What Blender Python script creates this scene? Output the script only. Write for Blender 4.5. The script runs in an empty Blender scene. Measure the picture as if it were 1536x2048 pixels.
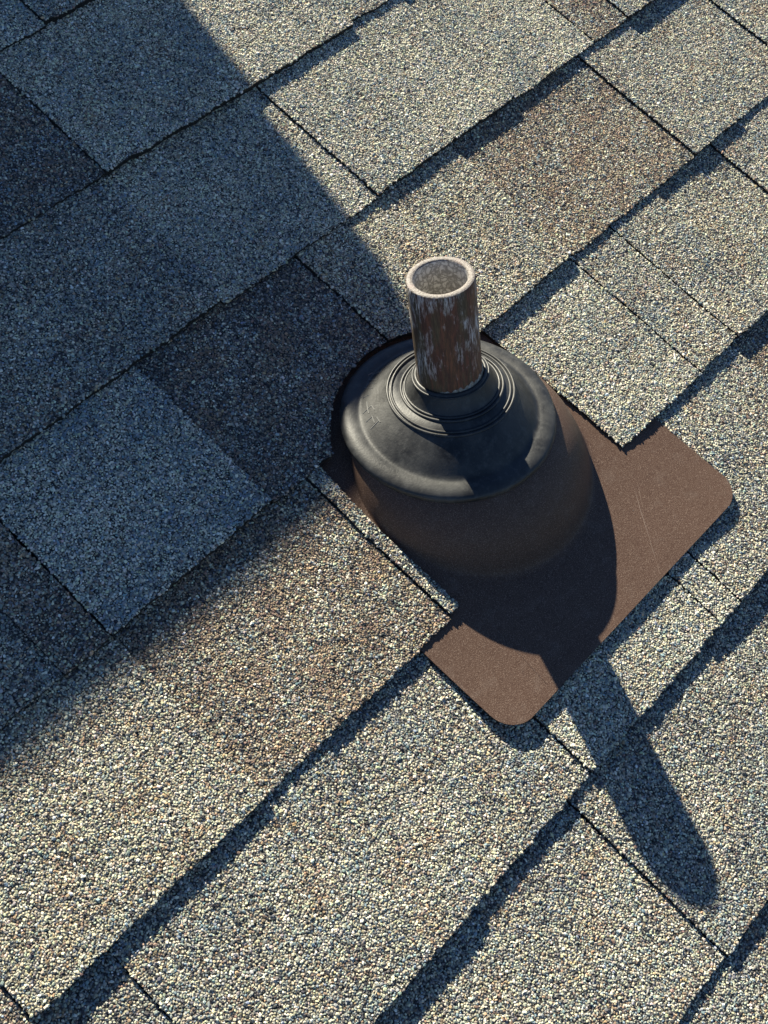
import bpy, math
import numpy as np
from mathutils import Matrix, Vector
from mathutils.bvhtree import BVHTree

# ------------------------------------------------------------------ setup
scene = bpy.context.scene
COL = scene.collection
PITCH = math.atan(0.5)                       # 6:12 roof
ROOF_Z = 4.0
M = Matrix.Translation((0, 0, ROOF_Z)) @ Matrix.Rotation(PITCH, 4, 'X')   # roof frame (u, up-slope, normal) -> world
rng = np.random.default_rng(11)

# ---- camera (hand-held, standing on the roof, looking down at the vent)
CAM_C = Vector((-0.49863825, -0.18561887, 0.78997296))
CAM_R = Matrix(((0.67060973, -0.7063727, 0.22653963),
                (-0.59010181, -0.69303319, -0.41410729),
                (0.44951357, 0.14402293, -0.88158661)))
cam = bpy.data.cameras.new('camera')
cam.sensor_width = 36.0
cam.lens = 36.0 * 2500.0 / 2048.0
cam.clip_start = 0.01
cam.clip_end = 1000.0
cam_o = bpy.data.objects.new('camera', cam)
COL.objects.link(cam_o)
Rt = CAM_R.transposed()
axes = Matrix((Rt.col[0], -Rt.col[1], -Rt.col[2])).transposed()
cam_o.matrix_world = M @ (Matrix.Translation(CAM_C) @ axes.to_4x4())
scene.camera = cam_o

# ---- sky and sun (direction towards the sun, in the roof frame)
SUN = Vector((0.28912147, 0.90642849, 0.30788985)).normalized()
SUN_W = (M.to_3x3() @ SUN).normalized()
elev = math.asin(SUN_W.z)
azim = math.atan2(SUN_W.x, SUN_W.y)
world = bpy.data.worlds.new('World')
scene.world = world
world.use_nodes = True
wn = world.node_tree.nodes
sky = wn.new('ShaderNodeTexSky')
sky.sky_type = 'NISHITA'
sky.sun_disc = False
sky.sun_elevation = elev
sky.sun_rotation = azim
sky.air_density = 0.74
sky.dust_density = 0.1
sky.ozone_density = 8.0
world.node_tree.links.new(sky.outputs[0], wn['Background'].inputs[0])
wn['Background'].inputs[1].default_value = 0.05
sun = bpy.data.lights.new('sun', 'SUN')
sun.energy = 5.0
sun.angle = math.radians(0.53)
sun.color = (1.0, 0.93, 0.75)
sun_o = bpy.data.objects.new('sun', sun)
COL.objects.link(sun_o)
sun_o.rotation_euler = SUN_W.to_track_quat('Z', 'Y').to_euler()
sun_o.location = (0, 0, 12)

scene.render.engine = 'CYCLES'
scene.view_settings.view_transform = 'Standard'
scene.view_settings.look = 'None'
scene.view_settings.exposure = 1.45
scene.view_settings.gamma = 1.0
scene.cycles.max_bounces = 5
scene.cycles.use_denoising = True

# ------------------------------------------------------------------ helpers
def new_mat(name):
    m = bpy.data.materials.new(name)
    m.use_nodes = True
    return m, m.node_tree.nodes, m.node_tree.links, m.node_tree.nodes['Principled BSDF']

def mix_rgb(nd, ln, fac, a, b, mode='MIX'):
    n = nd.new('ShaderNodeMix')
    n.data_type = 'RGBA'
    n.blend_type = mode
    for sock, v in ((0, fac), (6, a), (7, b)):
        if hasattr(v, 'is_linked'):
            ln.new(v, n.inputs[sock])
        else:
            n.inputs[sock].default_value = v if sock == 0 else (*v, 1.0)
    return n.outputs[2]

def ramp(nd, ln, src, stops, interp='LINEAR'):
    n = nd.new('ShaderNodeValToRGB')
    n.color_ramp.interpolation = interp
    e = n.color_ramp.elements
    while len(e) < len(stops):
        e.new(0.5)
    for el, (pos, c) in zip(e, stops):
        el.position = pos
        el.color = (*c, 1.0) if len(c) == 3 else c
    ln.new(src, n.inputs[0])
    return n.outputs[0]

def noise(nd, ln, vec, scale, detail=3.0, rough=0.55, out=0):
    n = nd.new('ShaderNodeTexNoise')
    n.inputs['Scale'].default_value = scale
    n.inputs['Detail'].default_value = detail
    n.inputs['Roughness'].default_value = rough
    ln.new(vec, n.inputs['Vector'])
    return n.outputs[out]

def mapped(nd, ln, vec, scale=(1, 1, 1), loc=(0, 0, 0)):
    n = nd.new('ShaderNodeMapping')
    n.inputs['Scale'].default_value = scale
    n.inputs['Location'].default_value = loc
    ln.new(vec, n.inputs['Vector'])
    return n.outputs[0]

def objcoord(nd):
    return nd.new('ShaderNodeTexCoord').outputs['Object']

def bump(nd, ln, h, strength, dist, bsdf):
    n = nd.new('ShaderNodeBump')
    n.inputs['Strength'].default_value = strength
    n.inputs['Distance'].default_value = dist
    ln.new(h, n.inputs['Height'])
    ln.new(n.outputs[0], bsdf.inputs['Normal'])

def mesh_obj(name, verts, faces, mats, parent=None, smooth=False, mat_idx=None):
    me = bpy.data.meshes.new(name)
    me.from_pydata([tuple(v) for v in verts], [], [tuple(f) for f in faces])
    for m in (mats if isinstance(mats, (list, tuple)) else [mats]):
        me.materials.append(m)
    if mat_idx is not None:
        me.polygons.foreach_set('material_index', np.asarray(mat_idx, dtype=np.int32))
    if smooth:
        me.polygons.foreach_set('use_smooth', np.ones(len(me.polygons), dtype=bool))
    me.update()
    o = bpy.data.objects.new(name, me)
    COL.objects.link(o)
    if parent is not None:
        o.parent = parent
    return o

def empty(name, mat, label=None, cat=None, kind=None):
    o = bpy.data.objects.new(name, None)
    o.empty_display_size = 0.02
    COL.objects.link(o)
    o.matrix_world = mat
    if label: o['label'] = label
    if cat: o['category'] = cat
    if kind: o['kind'] = kind
    return o

# smooth pseudo random 1-D / 2-D functions
class Wave2:
    def __init__(self, seed, wl, amp, n=10):
        r = np.random.default_rng(seed)
        ang = r.uniform(0, 2 * np.pi, n)
        k = 2 * np.pi / (wl * r.uniform(0.7, 1.6, n))
        self.kx, self.ky, self.ph = k * np.cos(ang), k * np.sin(ang), r.uniform(0, 6.28, n)
        self.a = amp * math.sqrt(2.0 / n)
    def __call__(self, x, y):
        x = np.asarray(x)[..., None]; y = np.asarray(y)[..., None]
        return self.a * np.sin(self.kx * x + self.ky * y + self.ph).sum(-1)

# ------------------------------------------------------------------ materials
# stone granules: the colour of every granule is stored on its mesh
M_GRAN, nd, ln, b = new_mat('roof granules')
at = nd.new('ShaderNodeAttribute'); at.attribute_name = 'granule_colour'
ln.new(at.outputs['Color'], b.inputs['Base Color'])
b.inputs['Roughness'].default_value = 0.75
b.inputs['Specular IOR Level'].default_value = 0.35

def granule_sheet(name, tint):
    """granulated surface for the areas between and beyond the modelled granules"""
    m, nd, ln, b = new_mat(name)
    co = objcoord(nd)
    v = nd.new('ShaderNodeTexVoronoi'); v.feature = 'F1'
    v.inputs['Scale'].default_value = 560.0
    ln.new(co, v.inputs['Vector'])
    sep = nd.new('ShaderNodeSeparateColor'); ln.new(v.outputs['Color'], sep.inputs[0])
    c = ramp(nd, ln, sep.outputs[0], [(0.0, (0.06, 0.06, 0.06)), (0.14, (0.25, 0.19, 0.14)), (0.3, (0.32, 0.31, 0.28)),
                                      (0.56, (0.46, 0.425, 0.31)), (0.84, (0.60, 0.57, 0.45))], 'CONSTANT')
    c = mix_rgb(nd, ln, 1.0, c, tint, 'MULTIPLY')
    d = ramp(nd, ln, v.outputs['Distance'], [(0.25, (1, 1, 1)), (0.70, (0.08, 0.08, 0.08))])
    c = mix_rgb(nd, ln, 1.0, c, d, 'MULTIPLY')
    ln.new(c, b.inputs['Base Color'])
    b.inputs['Roughness'].default_value = 0.85
    inv = nd.new('ShaderNodeMath'); inv.operation = 'SUBTRACT'; inv.inputs[0].default_value = 1.0
    ln.new(v.outputs['Distance'], inv.inputs[1])
    bump(nd, ln, inv.outputs[0], 1.0, 0.0012, b)
    return m

M_ASPH, nd, ln, b = new_mat('asphalt edge')
co = objcoord(nd)
n1 = noise(nd, ln, co, 900.0, 3, 0.7)
ln.new(ramp(nd, ln, n1, [(0.42, (0.005, 0.005, 0.004)), (0.62, (0.020, 0.017, 0.013)), (0.8, (0.09, 0.075, 0.055))]), b.inputs['Base Color'])
b.inputs['Roughness'].default_value = 0.9
bump(nd, ln, n1, 1.0, 0.001, b)

M_DECK, nd, ln, b = new_mat('roof felt')
b.inputs['Base Color'].default_value = (0.03, 0.03, 0.03, 1)
b.inputs['Roughness'].default_value = 0.95

# brown speckled enamel of the flashing
M_ENAMEL, nd, ln, b = new_mat('brown enamel')
co = objcoord(nd)
sp = noise(nd, ln, co, 1500.0, 2, 0.5)
lo = noise(nd, ln, co, 26.0, 4, 0.6)
base = mix_rgb(nd, ln, lo, (0.072, 0.042, 0.030), (0.094, 0.057, 0.041))
c = mix_rgb(nd, ln, ramp(nd, ln, sp, [(0.52, (0, 0, 0)), (0.72, (1, 1, 1))]), base, (0.20, 0.145, 0.112))
c = mix_rgb(nd, ln, ramp(nd, ln, sp, [(0.28, (1, 1, 1)), (0.42, (0, 0, 0))]), c, (0.045, 0.028, 0.022))
du = noise(nd, ln, co, 70.0, 6, 0.65)
c = mix_rgb(nd, ln, ramp(nd, ln, du, [(0.55, (0, 0, 0)), (0.9, (0.35, 0.35, 0.35))]), c, (0.22, 0.18, 0.15))
ln.new(c, b.inputs['Base Color'])
b.inputs['Roughness'].default_value = 0.5
b.inputs['Specular IOR Level'].default_value = 0.15
bump(nd, ln, sp, 0.45, 0.0003, b)

M_SCRATCH, nd, ln, b = new_mat('scratched enamel')
b.inputs['Base Color'].default_value = (0.19, 0.14, 0.115, 1)
b.inputs['Roughness'].default_value = 0.6

# weathered black rubber
M_RUBBER, nd, ln, b = new_mat('weathered black rubber')
co = objcoord(nd)
n1 = noise(nd, ln, co, 42.0, 6, 0.62)
n2 = noise(nd, ln, co, 620.0, 3, 0.6)
n3 = noise(nd, ln, mapped(nd, ln, co, (1, 1, 0.3)), 160.0, 5, 0.7)
c = mix_rgb(nd, ln, ramp(nd, ln, n1, [(0.36, (0, 0, 0)), (0.72, (1, 1, 1))]), (0.010, 0.0105, 0.011), (0.042, 0.043, 0.042))
c = mix_rgb(nd, ln, ramp(nd, ln, n3, [(0.50, (0, 0, 0)), (0.78, (0.6, 0.6, 0.6))]), c, (0.085, 0.085, 0.08))
c = mix_rgb(nd, ln, ramp(nd, ln, n2, [(0.62, (0, 0, 0)), (0.80, (0.5, 0.5, 0.5))]), c, (0.11, 0.107, 0.10))
ln.new(c, b.inputs['Base Color'])
ln.new(ramp(nd, ln, n1, [(0.3, (0.36, 0.36, 0.36)), (0.7, (0.60, 0.60, 0.60))]), b.inputs['Roughness'])
b.inputs['Specular IOR Level'].default_value = 0.4
bump(nd, ln, n2, 0.35, 0.0003, b)

# rusty galvanised pipe with scraps of pale paint, streaked along its length
M_RUST, nd, ln, b = new_mat('rusted pipe')
co = objcoord(nd)
st = mapped(nd, ln, co, (1, 1, 0.16))
st2 = mapped(nd, ln, co, (1, 1, 0.13), (0.4, 0.1, 0.2))
a1 = noise(nd, ln, st, 52.0, 6, 0.62)
a2 = noise(nd, ln, st2, 620.0, 8, 0.72)
a3 = noise(nd, ln, mapped(nd, ln, co, (1, 1, 0.55), (0.013, 0.02, 0.0)), 46.0, 5, 0.65)
c = ramp(nd, ln, a1, [(0.30, (0.080, 0.058, 0.030)), (0.43, (0.13, 0.090, 0.044)), (0.50, (0.15, 0.050, 0.030)), (0.60, (0.19, 0.080, 0.038)), (0.72, (0.10, 0.040, 0.024))])
c = mix_rgb(nd, ln, ramp(nd, ln, a2, [(0.44, (0.65, 0.65, 0.65)), (0.6, (0, 0, 0))]), c, (0.026, 0.018, 0.013))
mm = nd.new('ShaderNodeMath'); mm.operation = 'MULTIPLY'
ln.new(ramp(nd, ln, a2, [(0.48, (0, 0, 0)), (0.56, (1, 1, 1))]), mm.inputs[0])
ln.new(ramp(nd, ln, a3, [(0.50, (0, 0, 0)), (0.62, (1, 1, 1))]), mm.inputs[1])
c = mix_rgb(nd, ln, mm.outputs[0], c, (0.50, 0.48, 0.46))
ln.new(c, b.inputs['Base Color'])
b.inputs['Roughness'].default_value = 0.7
bump(nd, ln, a2, 0.6, 0.0006, b)

M_LIT_MARK, nd, ln, b = new_mat('painted lit rubber')
b.inputs['Base Color'].default_value = (0.11, 0.11, 0.105, 1)  # lighter than the collar: paints in the sunlit edges of the strokes
b.inputs['Roughness'].default_value = 0.6

M_RIM, nd, ln, b = new_mat('cut pipe rim')
co = objcoord(nd)
n1 = noise(nd, ln, co, 900.0, 4, 0.7)
n2 = noise(nd, ln, co, 90.0, 3, 0.6)
c = ramp(nd, ln, n1, [(0.36, (0.06, 0.040, 0.035)), (0.5, (0.18, 0.158, 0.142)), (0.66, (0.31, 0.290, 0.265))])
c = mix_rgb(nd, ln, ramp(nd, ln, n2, [(0.5, (0, 0, 0)), (0.7, (0.4, 0.4, 0.4))]), c, (0.24, 0.16, 0.145))
ln.new(c, b.inputs['Base Color'])
b.inputs['Roughness'].default_value = 0.6
bump(nd, ln, n1, 0.7, 0.0006, b)

M_INNER, nd, ln, b = new_mat('crazed zinc lining')
co = objcoord(nd)
wv = nd.new('ShaderNodeVectorMath'); wv.operation = 'MULTIPLY_ADD'
ln.new(noise(nd, ln, co, 150.0, 3, 0.6, 1), wv.inputs[0]); wv.inputs[1].default_value = (0.010, 0.010, 0.010); ln.new(co, wv.inputs[2])
v = nd.new('ShaderNodeTexVoronoi'); v.feature = 'DISTANCE_TO_EDGE'; v.inputs['Scale'].default_value = 215.0
ln.new(wv.outputs[0], v.inputs['Vector'])
n1 = noise(nd, ln, co, 120.0, 4, 0.6)
c = mix_rgb(nd, ln, n1, (0.46, 0.44, 0.40), (0.72, 0.70, 0.66))
c = mix_rgb(nd, ln, ramp(nd, ln, v.outputs['Distance'], [(0.02, (0.75, 0.75, 0.75)), (0.22, (0, 0, 0))]), c, (0.13, 0.12, 0.11))
c = mix_rgb(nd, ln, ramp(nd, ln, noise(nd, ln, co, 60.0, 3), [(0.60, (0, 0, 0)), (0.72, (0.7, 0.7, 0.7))]), c, (0.16, 0.08, 0.04))
ln.new(c, b.inputs['Base Color'])
b.inputs['Roughness'].default_value = 0.75

M_CRUST, nd, ln, b = new_mat('dried sealant')
co = objcoord(nd)
n1 = noise(nd, ln, co, 420.0, 4, 0.7)
ln.new(ramp(nd, ln, n1, [(0.35, (0.12, 0.10, 0.075)), (0.55, (0.30, 0.27, 0.22)), (0.7, (0.50, 0.48, 0.43))]), b.inputs['Base Color'])
b.inputs['Roughness'].default_value = 0.85
bump(nd, ln, n1, 0.8, 0.0008, b)

M_BRICK, nd, ln, b = new_mat('chimney brick')
co = objcoord(nd)
bt = nd.new('ShaderNodeTexBrick')
bt.inputs['Scale'].default_value = 1.0
bt.inputs['Brick Width'].default_value = 0.21
bt.inputs['Row Height'].default_value = 0.075
bt.inputs['Mortar Size'].default_value = 0.006
bt.inputs['Color1'].default_value = (0.30, 0.12, 0.08, 1)
bt.inputs['Color2'].default_value = (0.22, 0.085, 0.06, 1)
bt.inputs['Mortar'].default_value = (0.36, 0.33, 0.30, 1)
sx = nd.new('ShaderNodeSeparateXYZ'); ln.new(co, sx.inputs[0])
ad = nd.new('ShaderNodeMath'); ln.new(sx.outputs[0], ad.inputs[0]); ln.new(sx.outputs[1], ad.inputs[1])
cx = nd.new('ShaderNodeCombineXYZ'); ln.new(ad.outputs[0], cx.inputs[0]); ln.new(sx.outputs[2], cx.inputs[1])
ln.new(cx.outputs[0], bt.inputs['Vector'])
ln.new(bt.outputs['Color'], b.inputs['Base Color'])
b.inputs['Roughness'].default_value = 0.9
bump(nd, ln, bt.outputs['Fac'], -0.6, 0.004, b)

M_CONC, nd, ln, b = new_mat('cast concrete')
co = objcoord(nd)
ln.new(ramp(nd, ln, noise(nd, ln, co, 30.0, 6, 0.65), [(0.3, (0.24, 0.23, 0.21)), (0.7, (0.40, 0.38, 0.35))]), b.inputs['Base Color'])
b.inputs['Roughness'].default_value = 0.9
M_CLAY, nd, ln, b = new_mat('clay flue')
b.inputs['Base Color'].default_value = (0.32, 0.13, 0.07, 1)
b.inputs['Roughness'].default_value = 0.8

# ------------------------------------------------------------------ roof
E_X = 0.143            # exposure of a course
T0 = 0.0023            # step between backer and overlay tab
TB = 0.0027            # backer thickness
DROP = 0.0052          # fall of a shingle's face over one exposure

roof = empty('roof', M, kind='structure')
def deck_z(y): return -0.024 + 0 * y
# deck: felt-covered boards under everything, carried well beyond the picture
dv = [(-3, -3, -0.03), (3, -3, -0.03), (3, 3, -0.03), (-3, 3, -0.03), (-3, -3, -0.05), (3, -3, -0.05), (3, 3, -0.05), (-3, 3, -0.05)]
mesh_obj('roof_deck', dv, [(0, 1, 2, 3), (7, 6, 5, 4), (0, 4, 5, 1), (1, 5, 6, 2), (2, 6, 7, 3), (3, 7, 4, 0)], M_DECK, roof)

waveZ = Wave2(3, 0.10, 0.00035, 12)
waveE = Wave2(5, 0.035, 0.00042, 12)
waveE2 = Wave2(6, 0.006, 0.00032, 14)
waveC = Wave2(8, 0.045, 1.0, 14)
waveC2 = Wave2(9, 0.10, 1.0, 12)

# dome cut-out in the shingles
CUT_C, CUT_R = np.array((-0.0085, -0.0530)), 0.0975
def cut_arc(u):
    d = CUT_R ** 2 - (u - CUT_C[0]) ** 2
    return np.where(d > 0, CUT_C[1] + np.sqrt(np.maximum(d, 0)), -9.0)

PAL = np.array([  # granule colours (albedo)
    (0.50, 0.465, 0.335), (0.67, 0.635, 0.505), (0.31, 0.302, 0.25), (0.27, 0.30, 0.275), (0.055, 0.055, 0.058),
    (0.23, 0.170, 0.125), (0.20, 0.255, 0.285), (0.40, 0.295, 0.18), (0.14, 0.14, 0.14)])
MIX = {   # weights of the granule colours in each blend
    'tan':   (0.26, 0.14, 0.18, 0.12, 0.10, 0.06, 0.06, 0.03, 0.05),
    'sand':  (0.32, 0.15, 0.14, 0.09, 0.10, 0.07, 0.03, 0.06, 0.04),
    'pale':  (0.28, 0.25, 0.17, 0.15, 0.05, 0.02, 0.06, 0.01, 0.02),
    'grey':  (0.16, 0.09, 0.26, 0.14, 0.13, 0.06, 0.07, 0.02, 0.07),
    'rust':  (0.17, 0.07, 0.14, 0.06, 0.13, 0.28, 0.02, 0.08, 0.05),
    'brown': (0.16, 0.06, 0.16, 0.06, 0.16, 0.24, 0.03, 0.05, 0.08),
    'slate': (0.17, 0.34, 0.13, 0.15, 0.03, 0.01, 0.16, 0.0, 0.01),  # blue-grey tabs in the big shadow, with shade's pale blue mixed into the colour
    'dusk':  (0.08, 0.04, 0.18, 0.08, 0.22, 0.22, 0.05, 0.02, 0.11),
}
SHEET = {k: granule_sheet('granulated sheet ' + k, t) for k, t in
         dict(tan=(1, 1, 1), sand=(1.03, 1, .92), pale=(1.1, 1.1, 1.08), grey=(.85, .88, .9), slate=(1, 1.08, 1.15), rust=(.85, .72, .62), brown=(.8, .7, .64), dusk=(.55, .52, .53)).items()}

# course -> list of (u0, u1, level, blend); level 0 = backer, 1 = overlay tab
COURSES = {
    0: [(-0.30, -0.05, 1, 'grey'), (-0.05, 0.12, 0, 'brown'), (0.12, 0.33, 1, 'tan'), (0.33, 0.50, 0, 'tan')],
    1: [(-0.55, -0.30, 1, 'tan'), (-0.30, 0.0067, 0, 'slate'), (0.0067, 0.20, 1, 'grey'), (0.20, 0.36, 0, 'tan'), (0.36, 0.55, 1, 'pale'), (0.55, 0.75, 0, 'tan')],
    2: [(-0.60, -0.34, 1, 'tan'), (-0.34, -0.0536, 0, 'dusk'), (-0.0536, 0.2244, 1, 'pale'), (0.2244, 0.40, 0.1, 'tan'), (0.40, 0.58, 1, 'pale'), (0.58, 0.80, 0, 'brown')],
    3: [(-0.75, -0.40, 0, 'brown'), (-0.40, -0.0637, 1, 'grey'), (-0.0637, 0.1075, 0, 'pale'), (0.1075, 0.288, 1, 'pale'), (0.288, 0.4045, 0, 'pale'),
        (0.4045, 0.458, 0.15, 'brown'), (0.458, 0.62, 1, 'pale'), (0.62, 0.85, 0, 'tan')],
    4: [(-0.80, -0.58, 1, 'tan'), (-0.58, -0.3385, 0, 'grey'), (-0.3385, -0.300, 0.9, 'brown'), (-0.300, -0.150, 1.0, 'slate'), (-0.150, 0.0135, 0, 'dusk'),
        (0.0135, 0.200, 1, 'sand'), (0.200, 0.3805, 0, 'rust'), (0.3805, 0.455, 1, 'tan'), (0.455, 0.5564, 0, 'tan'), (0.5564, 0.75, 1, 'tan'), (0.75, 0.95, 0, 'brown')],
    5: [(-0.85, -0.68, 1, 'tan'), (-0.68, -0.4835, 0, 'brown'), (-0.4835, -0.298, 1, 'sand'), (-0.298, -0.1175, 0, 'rust'), (-0.1175, -0.1062, 1, 'tan'),
        (0.0905, 0.1985, 0.6, 'pale'), (0.1985, 0.252, 1, 'tan'), (0.252, 0.317, 1.15, 'tan'), (0.317, 0.408, 0, 'sand'), (0.408, 0.60, 1, 'tan'), (0.60, 0.85, 0, 'tan')],
    6: [(-0.85, -0.62, 1, 'tan'), (-0.62, -0.429, 0, 'grey'), (-0.429, -0.247, 1, 'tan'), (-0.247, -0.1263, 0.05, 'tan'), (-0.1263, 0.034, 1, 'pale'), (0.034, 0.0595, 1.10, 'pale'),
        (0.0595, 0.2436, 1.22, 'tan'), (0.2436, 0.45, 0, 'brown'), (0.45, 0.70, 1, 'tan')],
    7: [(-0.70, -0.46, 1, 'tan'), (-0.46, -0.1515, 0, 'tan'), (-0.1515, 0.0094, 1, 'grey'), (0.0094, 0.20, 0, 'grey'), (0.20, 0.45, 1, 'tan')],
    8: [(-0.60, -0.36, 0, 'tan'), (-0.36, 0.02, 1, 'grey'), (0.02, 0.25, 0, 'tan'), (0.25, 0.40, 1, 'brown')],
    9: [(-0.50, -0.20, 1, 'tan'), (-0.20, 0.05, 0, 'grey'), (0.05, 0.25, 1, 'tan')],
}

# a tile of evenly scattered granule sites (repeats, but size, colour and shape are drawn afresh)
TILE, PITCH_G = 0.064, 0.00138
def poisson_tile():
    r = np.random.default_rng(4)
    cell = PITCH_G / math.sqrt(2)
    n = int(TILE / cell); cs = TILE / n
    grid = -np.ones((n, n), dtype=int); pts = []
    for x, y in r.uniform(0, TILE, (26000, 2)):
        i, j = int(x / cs) % n, int(y / cs) % n
        ok = True
        for di in (-2, -1, 0, 1, 2):
            for dj in (-2, -1, 0, 1, 2):
                k = grid[(i + di) % n, (j + dj) % n]
                if k >= 0:
                    dx = abs(pts[k][0] - x); dy = abs(pts[k][1] - y)
                    dx = min(dx, TILE - dx); dy = min(dy, TILE - dy)
                    if dx * dx + dy * dy < PITCH_G ** 2:
                        ok = False; break
            if not ok: break
        if ok:
            grid[i, j] = len(pts); pts.append((x, y))
    return np.array(pts)
SITES = poisson_tile()

# granule shapes: six-sided chip with a four-cornered, slightly tilted top
def chips(n):
    out = []
    r = np.random.default_rng(21)
    for _ in range(n):
        a = np.arange(6) * np.pi / 3 + r.uniform(-0.28, 0.28, 6)
        rr = r.uniform(0.86, 1.14, 6)
        lo = np.stack([rr * np.cos(a), rr * np.sin(a), np.full(6, -0.35) + r.uniform(-.12, .12, 6)], 1)
        a4 = np.arange(4) * np.pi / 2 + 0.3 + r.uniform(-0.3, 0.3, 4)
        r4 = r.uniform(0.48, 0.72, 4)
        hi = np.stack([r4 * np.cos(a4), r4 * np.sin(a4), r.uniform(0.42, 0.78, 4)], 1)
        out.append(np.concatenate([lo, hi]))
    return np.array(out)
CHIPS = chips(48)
def chip_faces():
    f = []
    up = [0.3 + k * math.pi / 2 for k in range(4)]
    lo = [k * math.pi / 3 for k in range(6)]
    i = j = 0
    while i < 6 or j < 4:
        nxt_lo = lo[i] + math.pi / 3 if i < 6 else 99
        nxt_up = up[j] + math.pi / 2 if j < 4 else 99
        if nxt_lo <= nxt_up - 0.05 and i < 6 or j >= 4:
            f.append((i % 6, (i + 1) % 6, 6 + j % 4)); i += 1
            if i < 6: pass
        else:
            f.append((i % 6, 6 + (j + 1) % 4, 6 + j % 4)); j += 1
        lo = [k * math.pi / 3 for k in range(6)] + [2 * math.pi]
    f += [(6, 7, 8), (6, 8, 9)]
    return np.array(f)
CHIP_F = chip_faces()

F_PX = 2500.0
CR = np.array(CAM_R); CC = np.array(CAM_C)
def in_view(P, margin=100):
    Y = (P - CC) @ CR.T
    x = 768 + F_PX * Y[:, 0] / Y[:, 2]; y = 1024 + F_PX * Y[:, 1] / Y[:, 2]
    return (x > -margin) & (x < 1536 + margin) & (y > -margin) & (y < 2048 + margin)

def granules_for(P, nslope, blend, parent, dark):
    n = len(P)
    if n == 0: return
    # blend weights drift slowly over the sheet
    w = np.array(MIX[blend])
    u, y = P[:, 0], P[:, 1]
    drift = waveC(u, y)
    drift2 = waveC2(u, y)
    W = np.tile(w, (n, 1))
    W[:, [5, 7]] *= np.exp(0.75 * drift)[:, None]
    W[:, [3, 6]] *= np.exp(-0.55 * drift + 0.3 * drift2)[:, None]
    W[:, [4, 8]] *= np.exp(0.30 * drift2 + 1.1 * dark)[:, None]
    W[:, 1] *= np.exp(-0.25 * drift2 - 0.7 * dark)
    W /= W.sum(1, keepdims=True)
    pick = (rng.random(n)[:, None] > np.cumsum(W, 1)).sum(1).clip(0, len(PAL) - 1)
    colr = PAL[pick] * np.exp(rng.normal(0, 0.19, n))[:, None] * (1 + rng.normal(0, 0.05, (n, 3)))
    colr = colr.clip(0.01, 0.8)
    size = 0.00090 * np.exp(rng.normal(0, 0.27, n)).clip(0.5, 1.8)
    asp = np.exp(rng.normal(0, 0.17, n))
    hgt = size * rng.uniform(0.55, 1.0, n)
    V = CHIPS[rng.integers(0, len(CHIPS), n)].copy()          # n,10,3
    V[:, :, 0] *= (size * asp)[:, None]; V[:, :, 1] *= (size / asp)[:, None]; V[:, :, 2] *= hgt[:, None]
    # tilt
    tx, ty = rng.normal(0, 0.20, n), rng.normal(0, 0.20, n)
    V[:, :, 2] += V[:, :, 0] * tx[:, None] + V[:, :, 1] * ty[:, None]
    a = rng.uniform(0, 2 * np.pi, n); c, s = np.cos(a)[:, None], np.sin(a)[:, None]
    X = V[:, :, 0] * c - V[:, :, 1] * s; Yv = V[:, :, 0] * s + V[:, :, 1] * c
    V[:, :, 0], V[:, :, 1] = X, Yv
    V += P[:, None, :]
    nf = len(CHIP_F)
    F = (CHIP_F[None] + (np.arange(n) * 10)[:, None, None]).reshape(-1)
    me = bpy.data.meshes.new('granules')
    me.vertices.add(n * 10)
    me.vertices.foreach_set('co', V.reshape(-1).astype(np.float32))
    me.loops.add(n * nf * 3); me.polygons.add(n * nf)
    me.loops.foreach_set('vertex_index', F.astype(np.int32))
    me.polygons.foreach_set('loop_start', np.arange(0, n * nf * 3, 3, dtype=np.int32))
    me.polygons.foreach_set('use_smooth', np.zeros(n * nf, dtype=bool))
    ca = me.color_attributes.new('granule_colour', 'FLOAT_COLOR', 'POINT')
    cc = np.ones((n, 10, 4), dtype=np.float32); cc[:, :, :3] = colr[:, None, :]
    ca.data.foreach_set('color', cc.reshape(-1))
    me.materials.append(M_GRAN)
    me.update(calc_edges=True)
    o = bpy.data.objects.new('granules', me)
    o['kind'] = 'stuff'
    COL.objects.link(o)
    o.parent = parent

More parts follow.
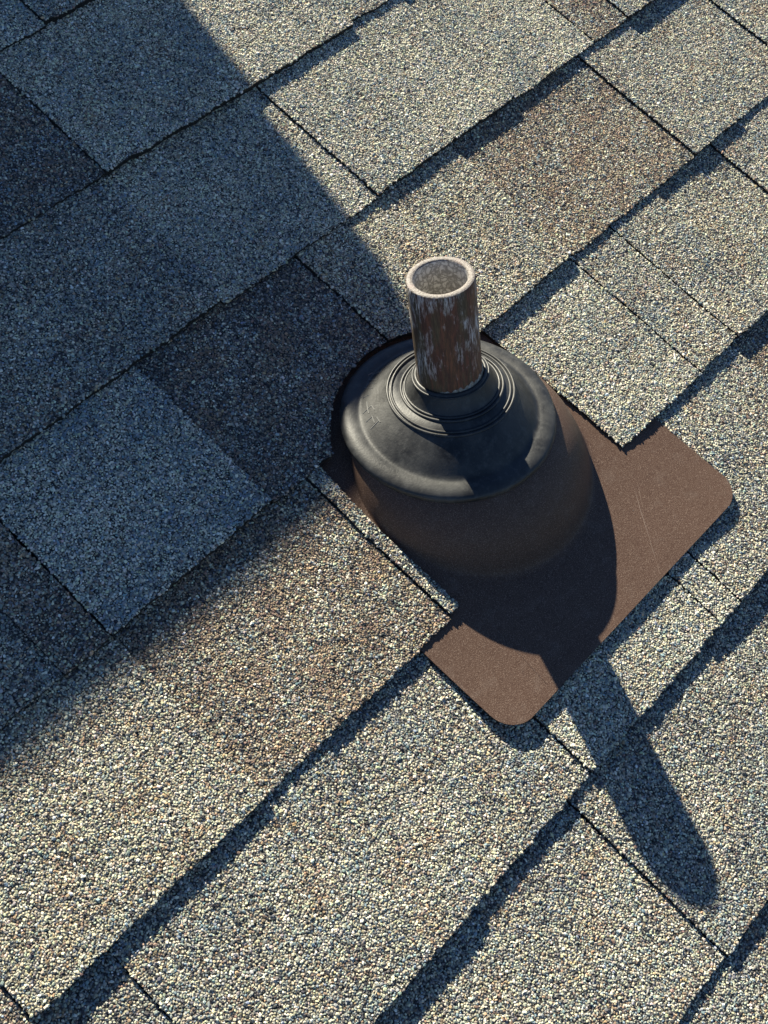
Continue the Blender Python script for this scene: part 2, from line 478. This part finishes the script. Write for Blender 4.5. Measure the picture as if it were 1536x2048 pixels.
N_GRAN = 0
def shingle(course, u0, u1, lev, blend, joint=False):
    global N_GRAN
    yb = -(course - 4) * E_X
    gap = 0.0006
    u0 += 0.0014 if joint else gap * rng.uniform(0.3, 1.0); u1 -= gap * rng.uniform(0.1, 0.7)
    skew = rng.normal(0, 0.0008)
    setback = 0.0028 if (course == 2 and abs(u0 - 0.2244) < 0.002) else rng.uniform(0, 0.0007)
    ztop = -T0 + T0 * lev
    thick = TB + T0 * lev
    YT = E_X + 0.022
    def edge_y(u):
        e = yb + setback + skew * (u - u0) / 0.1 + waveE(u, np.full_like(u, yb * 7)) + waveE2(u, np.full_like(u, yb * 5 + lev))
        if course == 4:
            arc = cut_arc(u)
            e = np.where(arc > e, arc + 0.4 * waveE2(u, np.full_like(u, 1.3)), e)
        return e
    def surf(u, y):
        return ztop - DROP * (y - yb) / E_X + waveZ(u, y + 0 * u)
    def side(y, which):
        r = waveE(np.full_like(y, 3.1 + 2.7 * which + u0), y) * 0.35 + 0.6 * waveE2(np.full_like(y, u0 + which), y)
        if course == 5 and which == 1 and abs(u1 + 0.1065) < 0.002:     # hand-cut edge beside the dome
            r = r + np.where(y > -0.035, (y + 0.035) * 0.10, 0.0)
        if course == 5 and which == 0 and abs(u0 - 0.091) < 0.002:
            r = r + np.where(y > -0.11, -(y + 0.11) * 0.06, 0.0)
        return r
    nu = max(3, int((u1 - u0) / 0.0022)); ny = 20
    uu = np.linspace(0, 1, nu + 1); vv = np.linspace(0, 1, ny + 1) ** 1.0
    ye = edge_y(u0 + (u1 - u0) * uu)
    Yg = ye[:, None] + (yb + YT - ye)[:, None] * vv[None]
    sl, sr = side(Yg[0], 0), side(Yg[-1], 1)
    Ug = (u0 + sl)[None] + ((u1 + sr) - (u0 + sl))[None] * uu[:, None]
    Zg = surf(Ug, Yg)
    top = np.stack([Ug, Yg, Zg], -1).reshape(-1, 3)
    bot = top - np.array((0, 0, thick))
    nv = (nu + 1) * (ny + 1); idx = np.arange(nv).reshape(nu + 1, ny + 1)
    fc, mi = [], []
    for i in range(nu):
        for j in range(ny):
            a, b_, c, d = idx[i, j], idx[i + 1, j], idx[i + 1, j + 1], idx[i, j + 1]
            fc.append((a, b_, c, d)); mi.append(0)
    ring = list(idx[:, 0]) + list(idx[-1, 1:]) + list(idx[-2::-1, -1]) + list(idx[0, -2:0:-1])
    bmap = {int(v): nv + k for k, v in enumerate(ring)}
    bverts = bot[ring]
    # the cut edge bulges a little: a mid row pushed in and out
    mid = (top[ring] * 0.5 + bverts * 0.5) + rng.normal(0, 0.00025, (len(ring), 3)) * (1, 1, 0)
    m0 = nv + len(ring)
    L = len(ring)
    for k in range(L):
        a, c = int(ring[k]), int(ring[(k + 1) % L])
        fc.append((a, m0 + k, m0 + (k + 1) % L, c)); mi.append(1)
        fc.append((m0 + k, nv + k, nv + (k + 1) % L, m0 + (k + 1) % L)); mi.append(1)
    V = np.concatenate([top, bverts, mid])
    o = mesh_obj('shingle', V, fc, [SHEET[blend], M_ASPH], roof, mat_idx=mi)
    # ---- granules
    tx = np.arange(math.floor(u0 / TILE) - 1, math.ceil(u1 / TILE) + 1)
    ty = np.arange(math.floor(yb / TILE) - 1, math.ceil((yb + YT) / TILE) + 1)
    off = np.stack(np.meshgrid(tx, ty), -1).reshape(-1, 2) * TILE
    P2 = (SITES[None] + off[:, None]).reshape(-1, 2)
    P2 = P2[(P2[:, 0] > u0 - .004) & (P2[:, 0] < u1 + .004) & (P2[:, 1] > yb - .004) & (P2[:, 1] < yb + E_X + 0.006)]
    P2 = P2 + rng.normal(0, 0.00012, P2.shape)
    P3 = np.concatenate([P2, np.zeros((len(P2), 1))], 1)
    k = in_view(P3)
    P2 = P2[k]
    if len(P2):
        e = edge_y(P2[:, 0])
        over = rng.exponential(0.00018, len(P2))
        keep = (P2[:, 1] > e - over + 0.0002) & (P2[:, 0] > u0 + side(P2[:, 1], 0) - 0.0001) & (P2[:, 0] < u1 + side(P2[:, 1], 1) + 0.0001)
        P2 = P2[keep]
        # nothing grows through the flashing plate; a few granules are missing
        if course == 6:
            P2 = P2[~((P2[:, 0] > -0.1515) & (P2[:, 0] < 0.1355) & (P2[:, 1] > -0.226))]
        P2 = P2[rng.random(len(P2)) > 0.012]
        z = surf(P2[:, 0], P2[:, 1]) + rng.normal(0.0, 0.00009, len(P2))
        P = np.concatenate([P2, z[:, None]], 1)
        # backer sheets carry a printed band of darker granules along their upper part
        t = (P2[:, 1] - yb) / E_X
        dark = np.clip((t - 0.62) / 0.3, 0, 1) * (0.55 if lev < 0.5 else 0.12)
        N_GRAN += len(P)
        granules_for(P, None, blend, o, dark)
    return o

for course, segs in COURSES.items():
    for q, (u0, u1, lev, blend) in enumerate(segs):
        shingle(course, u0, u1, lev, blend, q > 0 and 0.05 <= lev - segs[q - 1][2] < 0.4 and abs(segs[q - 1][1] - u0) < 1e-6)
print('granules', N_GRAN)

# the rest of the slope, beyond the picture: plain courses in long strips
far = []
def strip(course, u0, u1):
    yb = -(course - 4) * E_X
    z1 = -0.0005; zt = z1 - DROP * (1 + 0.02 / E_X)
    v = [(u0, yb, z1), (u1, yb, z1), (u1, yb + E_X + 0.02, zt), (u0, yb + E_X + 0.02, zt)]
    v += [(x, y, z - 0.005) for x, y, z in v]
    mesh_obj('shingle', v, [(0, 1, 2, 3), (7, 6, 5, 4), (0, 4, 5, 1), (1, 5, 6, 2), (2, 6, 7, 3), (3, 7, 4, 0)],
             [SHEET['tan'], M_ASPH], roof, mat_idx=[0, 1, 1, 1, 1, 1])
for course in range(-13, 22):
    if course in COURSES:
        a0, a1 = COURSES[course][0][0], COURSES[course][-1][1]
        strip(course, -3.0, a0 - 0.001); strip(course, a1 + 0.001, 3.0)
    else:
        strip(course, -3.0, 3.0)

# ------------------------------------------------------------------ vent pipe (plumb)
AX = np.array((0, math.sin(PITCH), math.cos(PITCH)))
FOOT = np.array((-0.0035, -0.0448, 0.0))
PIPE_H, PIPE_R, PIPE_RI = 0.140, 0.02355, 0.0185
def nrm(deg): return np.array((0, math.sin(math.radians(deg)), math.cos(math.radians(deg))))
def circle(c, n, r, N, ph=0.0):
    e1 = np.array((1.0, 0, 0)); e2 = np.cross(n, e1)
    t = np.arange(N) * 2 * np.pi / N + ph
    r = np.asarray(r)
    rr = r if r.ndim else np.full(N, float(r))
    return c + rr[:, None] * (np.cos(t)[:, None] * e1 + np.sin(t)[:, None] * e2)
def loft(rings, closed=True):
    N = len(rings[0]); V = np.concatenate(rings); F = []
    for k in range(len(rings) - 1):
        for i in range(N):
            j = (i + 1) % N
            F.append((k * N + i, k * N + j, (k + 1) * N + j, (k + 1) * N + i))
    return V, F

foot_w = M @ Vector(FOOT)
pipe = empty('vent_pipe', Matrix.Translation(foot_w), 'rusty iron vent pipe with flaking pale paint standing in the black rubber collar', 'pipe')
Z = np.array((0, 0, 1.0)); O = np.zeros(3)
NP = 128
tt = np.arange(NP) * 2 * np.pi / NP
def wob(k, amp): 
    r = np.random.default_rng(k); s = 0
    for q in range(2, 7): s = s + amp / q * np.sin(q * tt + r.uniform(0, 6.28))
    return s
rings = []
for z in np.linspace(-0.06, PIPE_H - 0.0012, 40):
    rings.append(circle(O + Z * z, Z, PIPE_R + wob(int(z * 1000) + 99, 0.00006), NP))
rings.append(circle(O + Z * (PIPE_H - 0.0005), Z, PIPE_R - 0.0003, NP))
V, F = loft(rings)
mesh_obj('outer_wall', V, F, M_RUST, pipe, smooth=True)
r0 = [circle(O + Z * (PIPE_H - 0.0005), Z, PIPE_R - 0.00028, NP)]
for q, (r_, dz) in enumerate([(PIPE_R - 0.0009, 0.0), (PIPE_R - 0.002, 0.00015), (PIPE_RI + 0.0016, 0.00015), (PIPE_RI + 0.0007, -0.0002), (PIPE_RI + 0.0001, -0.0010)]):
    ring = circle(O + Z * (PIPE_H + dz), Z, r_ + wob(300 + q, 0.00012), NP)
    ring[:, 2] += wob(400 + q, 0.00010)
    r0.append(ring)
V, F = loft(r0); mesh_obj('cut_rim', V, F, M_RIM, pipe, smooth=True)
r0 = [circle(O + Z * (PIPE_H - 0.0010), Z, PIPE_RI + 0.0001, NP)]
for z in np.linspace(PIPE_H - 0.003, -0.055, 24):
    r0.append(circle(O + Z * z, Z, PIPE_RI + wob(int(z * 1000) + 700, 0.00012), NP))
V, F = loft(r0); mesh_obj('inner_wall', V, F, M_INNER, pipe, smooth=True)

# ------------------------------------------------------------------ flashing: brown plate with dome + rubber collar
flash = empty('roof_flashing', M @ Matrix.Translation((0, 0, 0)), 'brown speckled roof flashing with black rubber collar around the rusty pipe', 'flashing')
NF = 192
PH = np.arange(NF) * 2 * np.pi / NF
RIM_C, RIM_T, RIM_R = np.array((-0.0104, -0.0359, 0.0200)), 16.0, 0.0785
BASE_C = np.array((-0.0095, -0.0665))
PU0, PU1, PY0, PY1 = -0.1505, 0.1345, -0.2313, 0.080
def plate_z(y):
    s = np.clip((-0.143 - y) / 0.0883, 0, 1)
    return np.where(y > -0.143, -0.0034 - 0.046 * (y + 0.143), -0.0034 + 0.0064 * (0.75 * s + 0.25 * s * s))
def box_ray(phi, cx, cy):
    """distance from the dome centre to the rounded plate outline along phi"""
    out = []
    rc = 0.021
    for a in phi:
        dx, dy = math.cos(a), math.sin(a)
        lo, hi = 0.05, 0.5
        for _ in range(40):
            m = (lo + hi) / 2
            x, y = cx + dx * m, cy + dy * m
            hx, hy = (PU1 - PU0) / 2, (PY1 - PY0) / 2
            qx, qy = abs(x - (PU0 + PU1) / 2) - (hx - rc), abs(y - (PY0 + PY1) / 2) - (hy - rc)
            d = math.hypot(max(qx, 0), max(qy, 0)) + min(max(qx, qy), 0) - rc
            if d < 0: lo = m
            else: hi = m
        out.append(lo)
    return np.array(out)
# concentrate directions on the corners so they stay round
phi = list(PH)
for cxn, cyn in ((PU0, PY0), (PU1, PY0), (PU1, PY1), (PU0, PY1)):
    a0 = math.atan2(cyn - BASE_C[1], cxn - BASE_C[0])
    phi += list(a0 + np.linspace(-0.12, 0.12, 25))
phi = np.array(sorted(set(np.round(np.mod(phi, 2 * np.pi), 6))))
NQ = len(phi)
cs, sn = np.cos(phi), np.sin(phi)
e2 = np.cross(nrm(RIM_T), (1, 0, 0))
rimP = RIM_C + (RIM_R - 0.0022) * (cs[:, None] * np.array((1.0, 0, 0)) + sn[:, None] * e2) - 0.003 * nrm(RIM_T)
baseXY = BASE_C + (0.096 - 0.005 * sn - 0.006 * np.maximum(sn, 0))[:, None] * np.stack([cs, sn], 1)
baseP = np.concatenate([baseXY, plate_z(baseXY[:, 1])[:, None]], 1)
rimP[:, 2] = np.maximum(rimP[:, 2], plate_z(rimP[:, 1]) + 0.001)
rings = []
CP = np.array([(0, 0), (.17, .06), (.38, .19), (.56, .36), (.70, .55), (.80, .72), (.87, .86), (.92, .945), (.96, .986), (1, 1)])
for t in np.linspace(0, 1, 40):
    q = t * (len(CP) - 1); i0 = min(int(q), len(CP) - 2); w = q - i0
    p_1, p0_, p1_, p2_ = CP[max(i0 - 1, 0)], CP[i0], CP[i0 + 1], CP[min(i0 + 2, len(CP) - 1)]
    f, g = 0.5 * (2 * p0_ + (p1_ - p_1) * w + (2 * p_1 - 5 * p0_ + 4 * p1_ - p2_) * w ** 2 + (3 * p0_ - p_1 - 3 * p1_ + p2_) * w ** 3)
    P = rimP * (1 - f) + baseP * f
    P[:, 2] = rimP[:, 2] * (1 - g) + baseP[:, 2] * g
    rings.append(P)
outR = box_ray(phi, BASE_C[0], BASE_C[1])
outXY = BASE_C + outR[:, None] * np.stack([cs, sn], 1)
waveP = Wave2(44, 0.12, 0.00032, 8)
for t in np.linspace(0, 1, 22)[1:]:
    XY = baseXY * (1 - t) + outXY * t
    rings.append(np.concatenate([XY, (plate_z(XY[:, 1]) + t * waveP(XY[:, 0], XY[:, 1]))[:, None]], 1))
V, F = loft(rings)
F = [tuple(reversed(f)) for f in F]
base_o = mesh_obj('base_plate', V, F, M_ENAMEL, flash, smooth=True)
md = base_o.modifiers.new('thickness', 'SOLIDIFY'); md.thickness = 0.0007; md.offset = -1.0
es = base_o.modifiers.new('crisp_edge', 'EDGE_SPLIT'); es.split_angle = math.radians(50)
base_o['label'] = 'brown speckled plate drawn up into a dome'

# fine scratches in the enamel
def scratch(p0, p1, w):
    p0, p1 = np.array(p0), np.array(p1)
    n = 14; d = p1 - p0; L = np.linalg.norm(d); pr = np.array((-d[1], d[0])) / L
    V, F = [], []
    for k in range(n + 1):
        t = k / n; c = p0 + d * t + pr * rng.normal(0, 0.00012)
        ww = w * (0.5 + 0.5 * math.sin(math.pi * t)) * rng.uniform(0.5, 1)
        for s in (-1, 1):
            q = c + pr * ww * s
            V.append((q[0], q[1], float(plate_z(q[1:2])[0] + waveP(q[0:1], q[1:2])[0]) + 0.00012))
        V.append((c[0], c[1], V[-1][2] + 0.00008))
    for k in range(n):
        a = 3 * k; F += [(a, a + 3, a + 5, a + 2), (a + 2, a + 5, a + 4, a + 1)]
    mesh_obj('scratch', V, F, M_SCRATCH, base_o)
scratch((0.080, -0.157), (0.0265, -0.2285), 0.00016)
scratch((0.086, -0.158), (0.062, -0.185), 0.00011)
scratch((-0.098, -0.163), (-0.104, -0.224), 0.00008)
scratch((0.0545, -0.1815), (0.0535, -0.1822), 0.0004)

# rubber collar: circles carried from the tilted dome rim to the plumb neck
KEY = [(RIM_C, RIM_T), (FOOT + AX * 0.0398 + (-0.0009, 0, 0), 20.0), (FOOT + AX * 0.0420 + (0.0008, 0, 0), 24.0), (FOOT + AX * 0.0545 + (0.0006, 0, 0), math.degrees(PITCH))]
def frame(k):
    i = min(int(k), 2); t = k - i
    c = np.asarray(KEY[i][0]) * (1 - t) + np.asarray(KEY[i + 1][0]) * t
    return c, nrm(KEY[i][1] * (1 - t) + KEY[i + 1][1] * t)
PROF = [(0, .0762, -.0060), (0, .0785, -.0056), (0, .0797, -.0044), (0, .0801, -.0026), (0, .0796, -.0008), (0, .0784, .0006), (0, .0765, .0016), (0, .074, .0025),
        (0.0, .0712, .0028), (.02, .0688, .0025), (.05, .0666, .0016), (.09, .0648, .0011), (.25, .0615, .0012), (.45, .0570, .0014), (.7, .0520, .0008), (.9, .0484, .0003), (1.0, .0468, 0), (1.0, .0456, .0006),
        (1.0, .0440, .0007), (1.15, .0425, .0010), (1.5, .0400, .0010), (1.8, .0382, .0006), (2.0, .0366, .0004), (2.0, .0352, .0006), (2.08, .0338, .0008), (2.3, .0318, .0008),
        (2.6, .0298, .0006), (2.85, .0284, .0003), (3.0, .0275, 0.0), (3.0, .0270, .0010), (3.0, .0262, .0020), (3.0, .0252, .0024), (3.0, .0243, .0020), (3.0, .0238, .0010), (3.0, .0237, -.004)]
rings = []
for k, r, dz in PROF:
    c, n = frame(k); rings.append(circle(c + n * dz, n, r, NF))
V, F = loft(rings)
collar = mesh_obj('rubber_collar', V, F, M_RUBBER, flash, smooth=True)
collar['label'] = 'weathered black rubber collar with moulded rings'
sd = collar.modifiers.new('smooth', 'SUBSURF'); sd.levels = 1; sd.render_levels = 1
def ridge(k, r, dz, rad):
    c, n = frame(k); rings = []
    for q in range(9):
        a = q / 8 * 2 * math.pi
        rings.append(circle(c + n * (dz + rad * math.sin(a)), n, r + rad * math.cos(a), NF))
    V, F = loft(rings)
    mesh_obj('moulded_ring', V, F, M_RUBBER, collar, smooth=True)
ridge(1.0, .0462, .0007, .00105)
ridge(1.0, .0434, .0012, .00105)
ridge(2.0, .0372, .0007, .00105)
ridge(2.0, .0345, .0013, .00105)
ridge(3.0, .0276, .0002, .00085)

# moulded strokes of lettering, worn past reading, on the collar's sloping face
MARKS = [[(127.7, 0.0598), (139.2, 0.0587)], [(137.1, 0.0632), (133.4, 0.0562)], [(133.4, 0.0562), (138.6, 0.0544)], [(135.6, 0.0616), (135.0, 0.0584)],
         [(145.1, 0.062), (143.3, 0.0568)], [(152.5, 0.0608), (150.5, 0.0539)], [(143.3, 0.0568), (149.9, 0.0566)], [(146.1, 0.054), (152.4, 0.0532)],
         [(112.9, 0.0655), (115.7, 0.0582)], [(122.9, 0.0639), (121.7, 0.0593)], [(113.7, 0.0643), (108.8, 0.0637)], [(108.8, 0.0637), (111.1, 0.0571)],
         [(105.1, 0.0657), (107.2, 0.0578)], [(102.6, 0.068), (99.1, 0.0667)], [(100.3, 0.0658), (96.5, 0.0603)],
         [(-8, .058), (-3, .0575)], [(-8, .0545), (-3, .0542)], [(-1, .058), (2, .054)], [(4, .0575), (4.5, .0535)], [(7, .0572), (10, .0572)], [(7, .0545), (10, .0545)], [(13, .061), (16, .0575)]]
bvh = BVHTree.FromPolygons([tuple(v) for v in V], [tuple(f) for f in F])
V, F = loft(rings); bvh = BVHTree.FromPolygons([tuple(v) for v in V], [tuple(f) for f in F])
c0, n0 = frame(0.3)
e2m = np.cross(n0, (1, 0, 0))
def on_collar(deg, r):
    a = math.radians(deg)
    p = RIM_C + r * (math.cos(a) * np.array((1.0, 0, 0)) + math.sin(a) * e2m)
    hit = bvh.ray_cast(Vector(p + n0 * 0.06), Vector(-n0))
    return np.array(hit[0]) if hit[0] else p
for A, B in MARKS:
    V2, F2 = [], []
    n = 6
    for k in range(n + 1):
        t = k / n
        P = on_collar(A[0] * (1 - t) + B[0] * t, A[1] * (1 - t) + B[1] * t)
        Q = on_collar(A[0] * (1 - t) + B[0] * t + 0.01, A[1] * (1 - t) + B[1] * t)
        if k == 0: P0 = P
        V2.append(P)
    V2 = np.array(V2); d = V2[-1] - V2[0]; d /= np.linalg.norm(d); pr = np.cross(n0, d)
    pts = []
    for P in V2:
        pts += [P + pr * 0.0005 + n0 * 0.00004, P + n0 * 0.00035, P - pr * 0.0005 + n0 * 0.00004]
    for k in range(n):
        a = 3 * k; F2 += [(a, a + 1, a + 4, a + 3), (a + 1, a + 2, a + 5, a + 4)]
    F2 += [(0, 2, 1), (3 * n, 3 * n + 1, 3 * n + 2)]
    mesh_obj('moulded_mark', pts, F2, M_LIT_MARK, collar)

# dried sealant around the pipe foot, thicker on the front right
cr = []
for q in range(8):
    a = q / 7 * math.pi
    amt = np.clip(np.cos(tt - math.radians(-75)) * 0.9 + 0.25, 0.02, 1) * (0.65 + 0.35 * np.sin(9 * tt + 1) * np.sin(23 * tt)) 
    rr = PIPE_R - 0.0002 + 0.0011 * math.sin(a) * amt
    ring = circle(O, Z, rr, NP)
    ring[:, 2] = 0.0555 + (0.0045 * amt) * math.cos(a) + 0.0015 * amt
    cr.append(ring)
V, F = loft(cr)
mesh_obj('sealant_crust', V, F, M_CRUST, pipe, smooth=True)

# ------------------------------------------------------------------ chimney up the slope (out of the picture; it throws the large shadow)
corner = M @ (Vector((0.0152, -0.041, -0.006)) + SUN * 1.35)      # front right corner of the cap's upper edge
CW, CD, CT = 0.95, 0.62, 0.06
ch_base = Vector((corner.x - CW / 2, corner.y + CD / 2, ROOF_Z + (corner.y + CD / 2) * 0.5))
chim = empty('chimney', Matrix.Translation(ch_base), 'brick chimney with a concrete cap higher up the roof, out of the picture', 'chimney')
def box(name, x0, x1, y0, y1, z0, z1, mat, parent, bev=0.004):
    v = [(x0, y0, z0), (x1, y0, z0), (x1, y1, z0), (x0, y1, z0), (x0, y0, z1), (x1, y0, z1), (x1, y1, z1), (x0, y1, z1)]
    o = mesh_obj(name, v, [(3, 2, 1, 0), (4, 5, 6, 7), (0, 1, 5, 4), (1, 2, 6, 5), (2, 3, 7, 6), (3, 0, 4, 7)], mat, parent)
    if bev:
        m = o.modifiers.new('bevel', 'BEVEL'); m.width = bev; m.segments = 2
    return o
zc = corner.z - ch_base.z
box('cap', -CW / 2, CW / 2, -CD / 2, CD / 2, zc - CT, zc, M_CONC, chim, 0.006)
box('stack', -CW / 2 + 0.07, CW / 2 - 0.07, -CD / 2 + 0.07, CD / 2 - 0.07, -0.45, zc - CT - 0.0005, M_BRICK, chim, 0.003)
fr = []
for r_, z in ((0.11, zc), (0.11, zc + 0.10), (0.105, zc + 0.106), (0.092, zc + 0.106), (0.087, zc + 0.10), (0.087, zc + 0.001)):
    fr.append(circle(np.array((0, 0.08, z)), Z, r_, 48))
V, F = loft(fr)
mesh_obj('flue_pot', V, F, M_CLAY, chim, smooth=False)
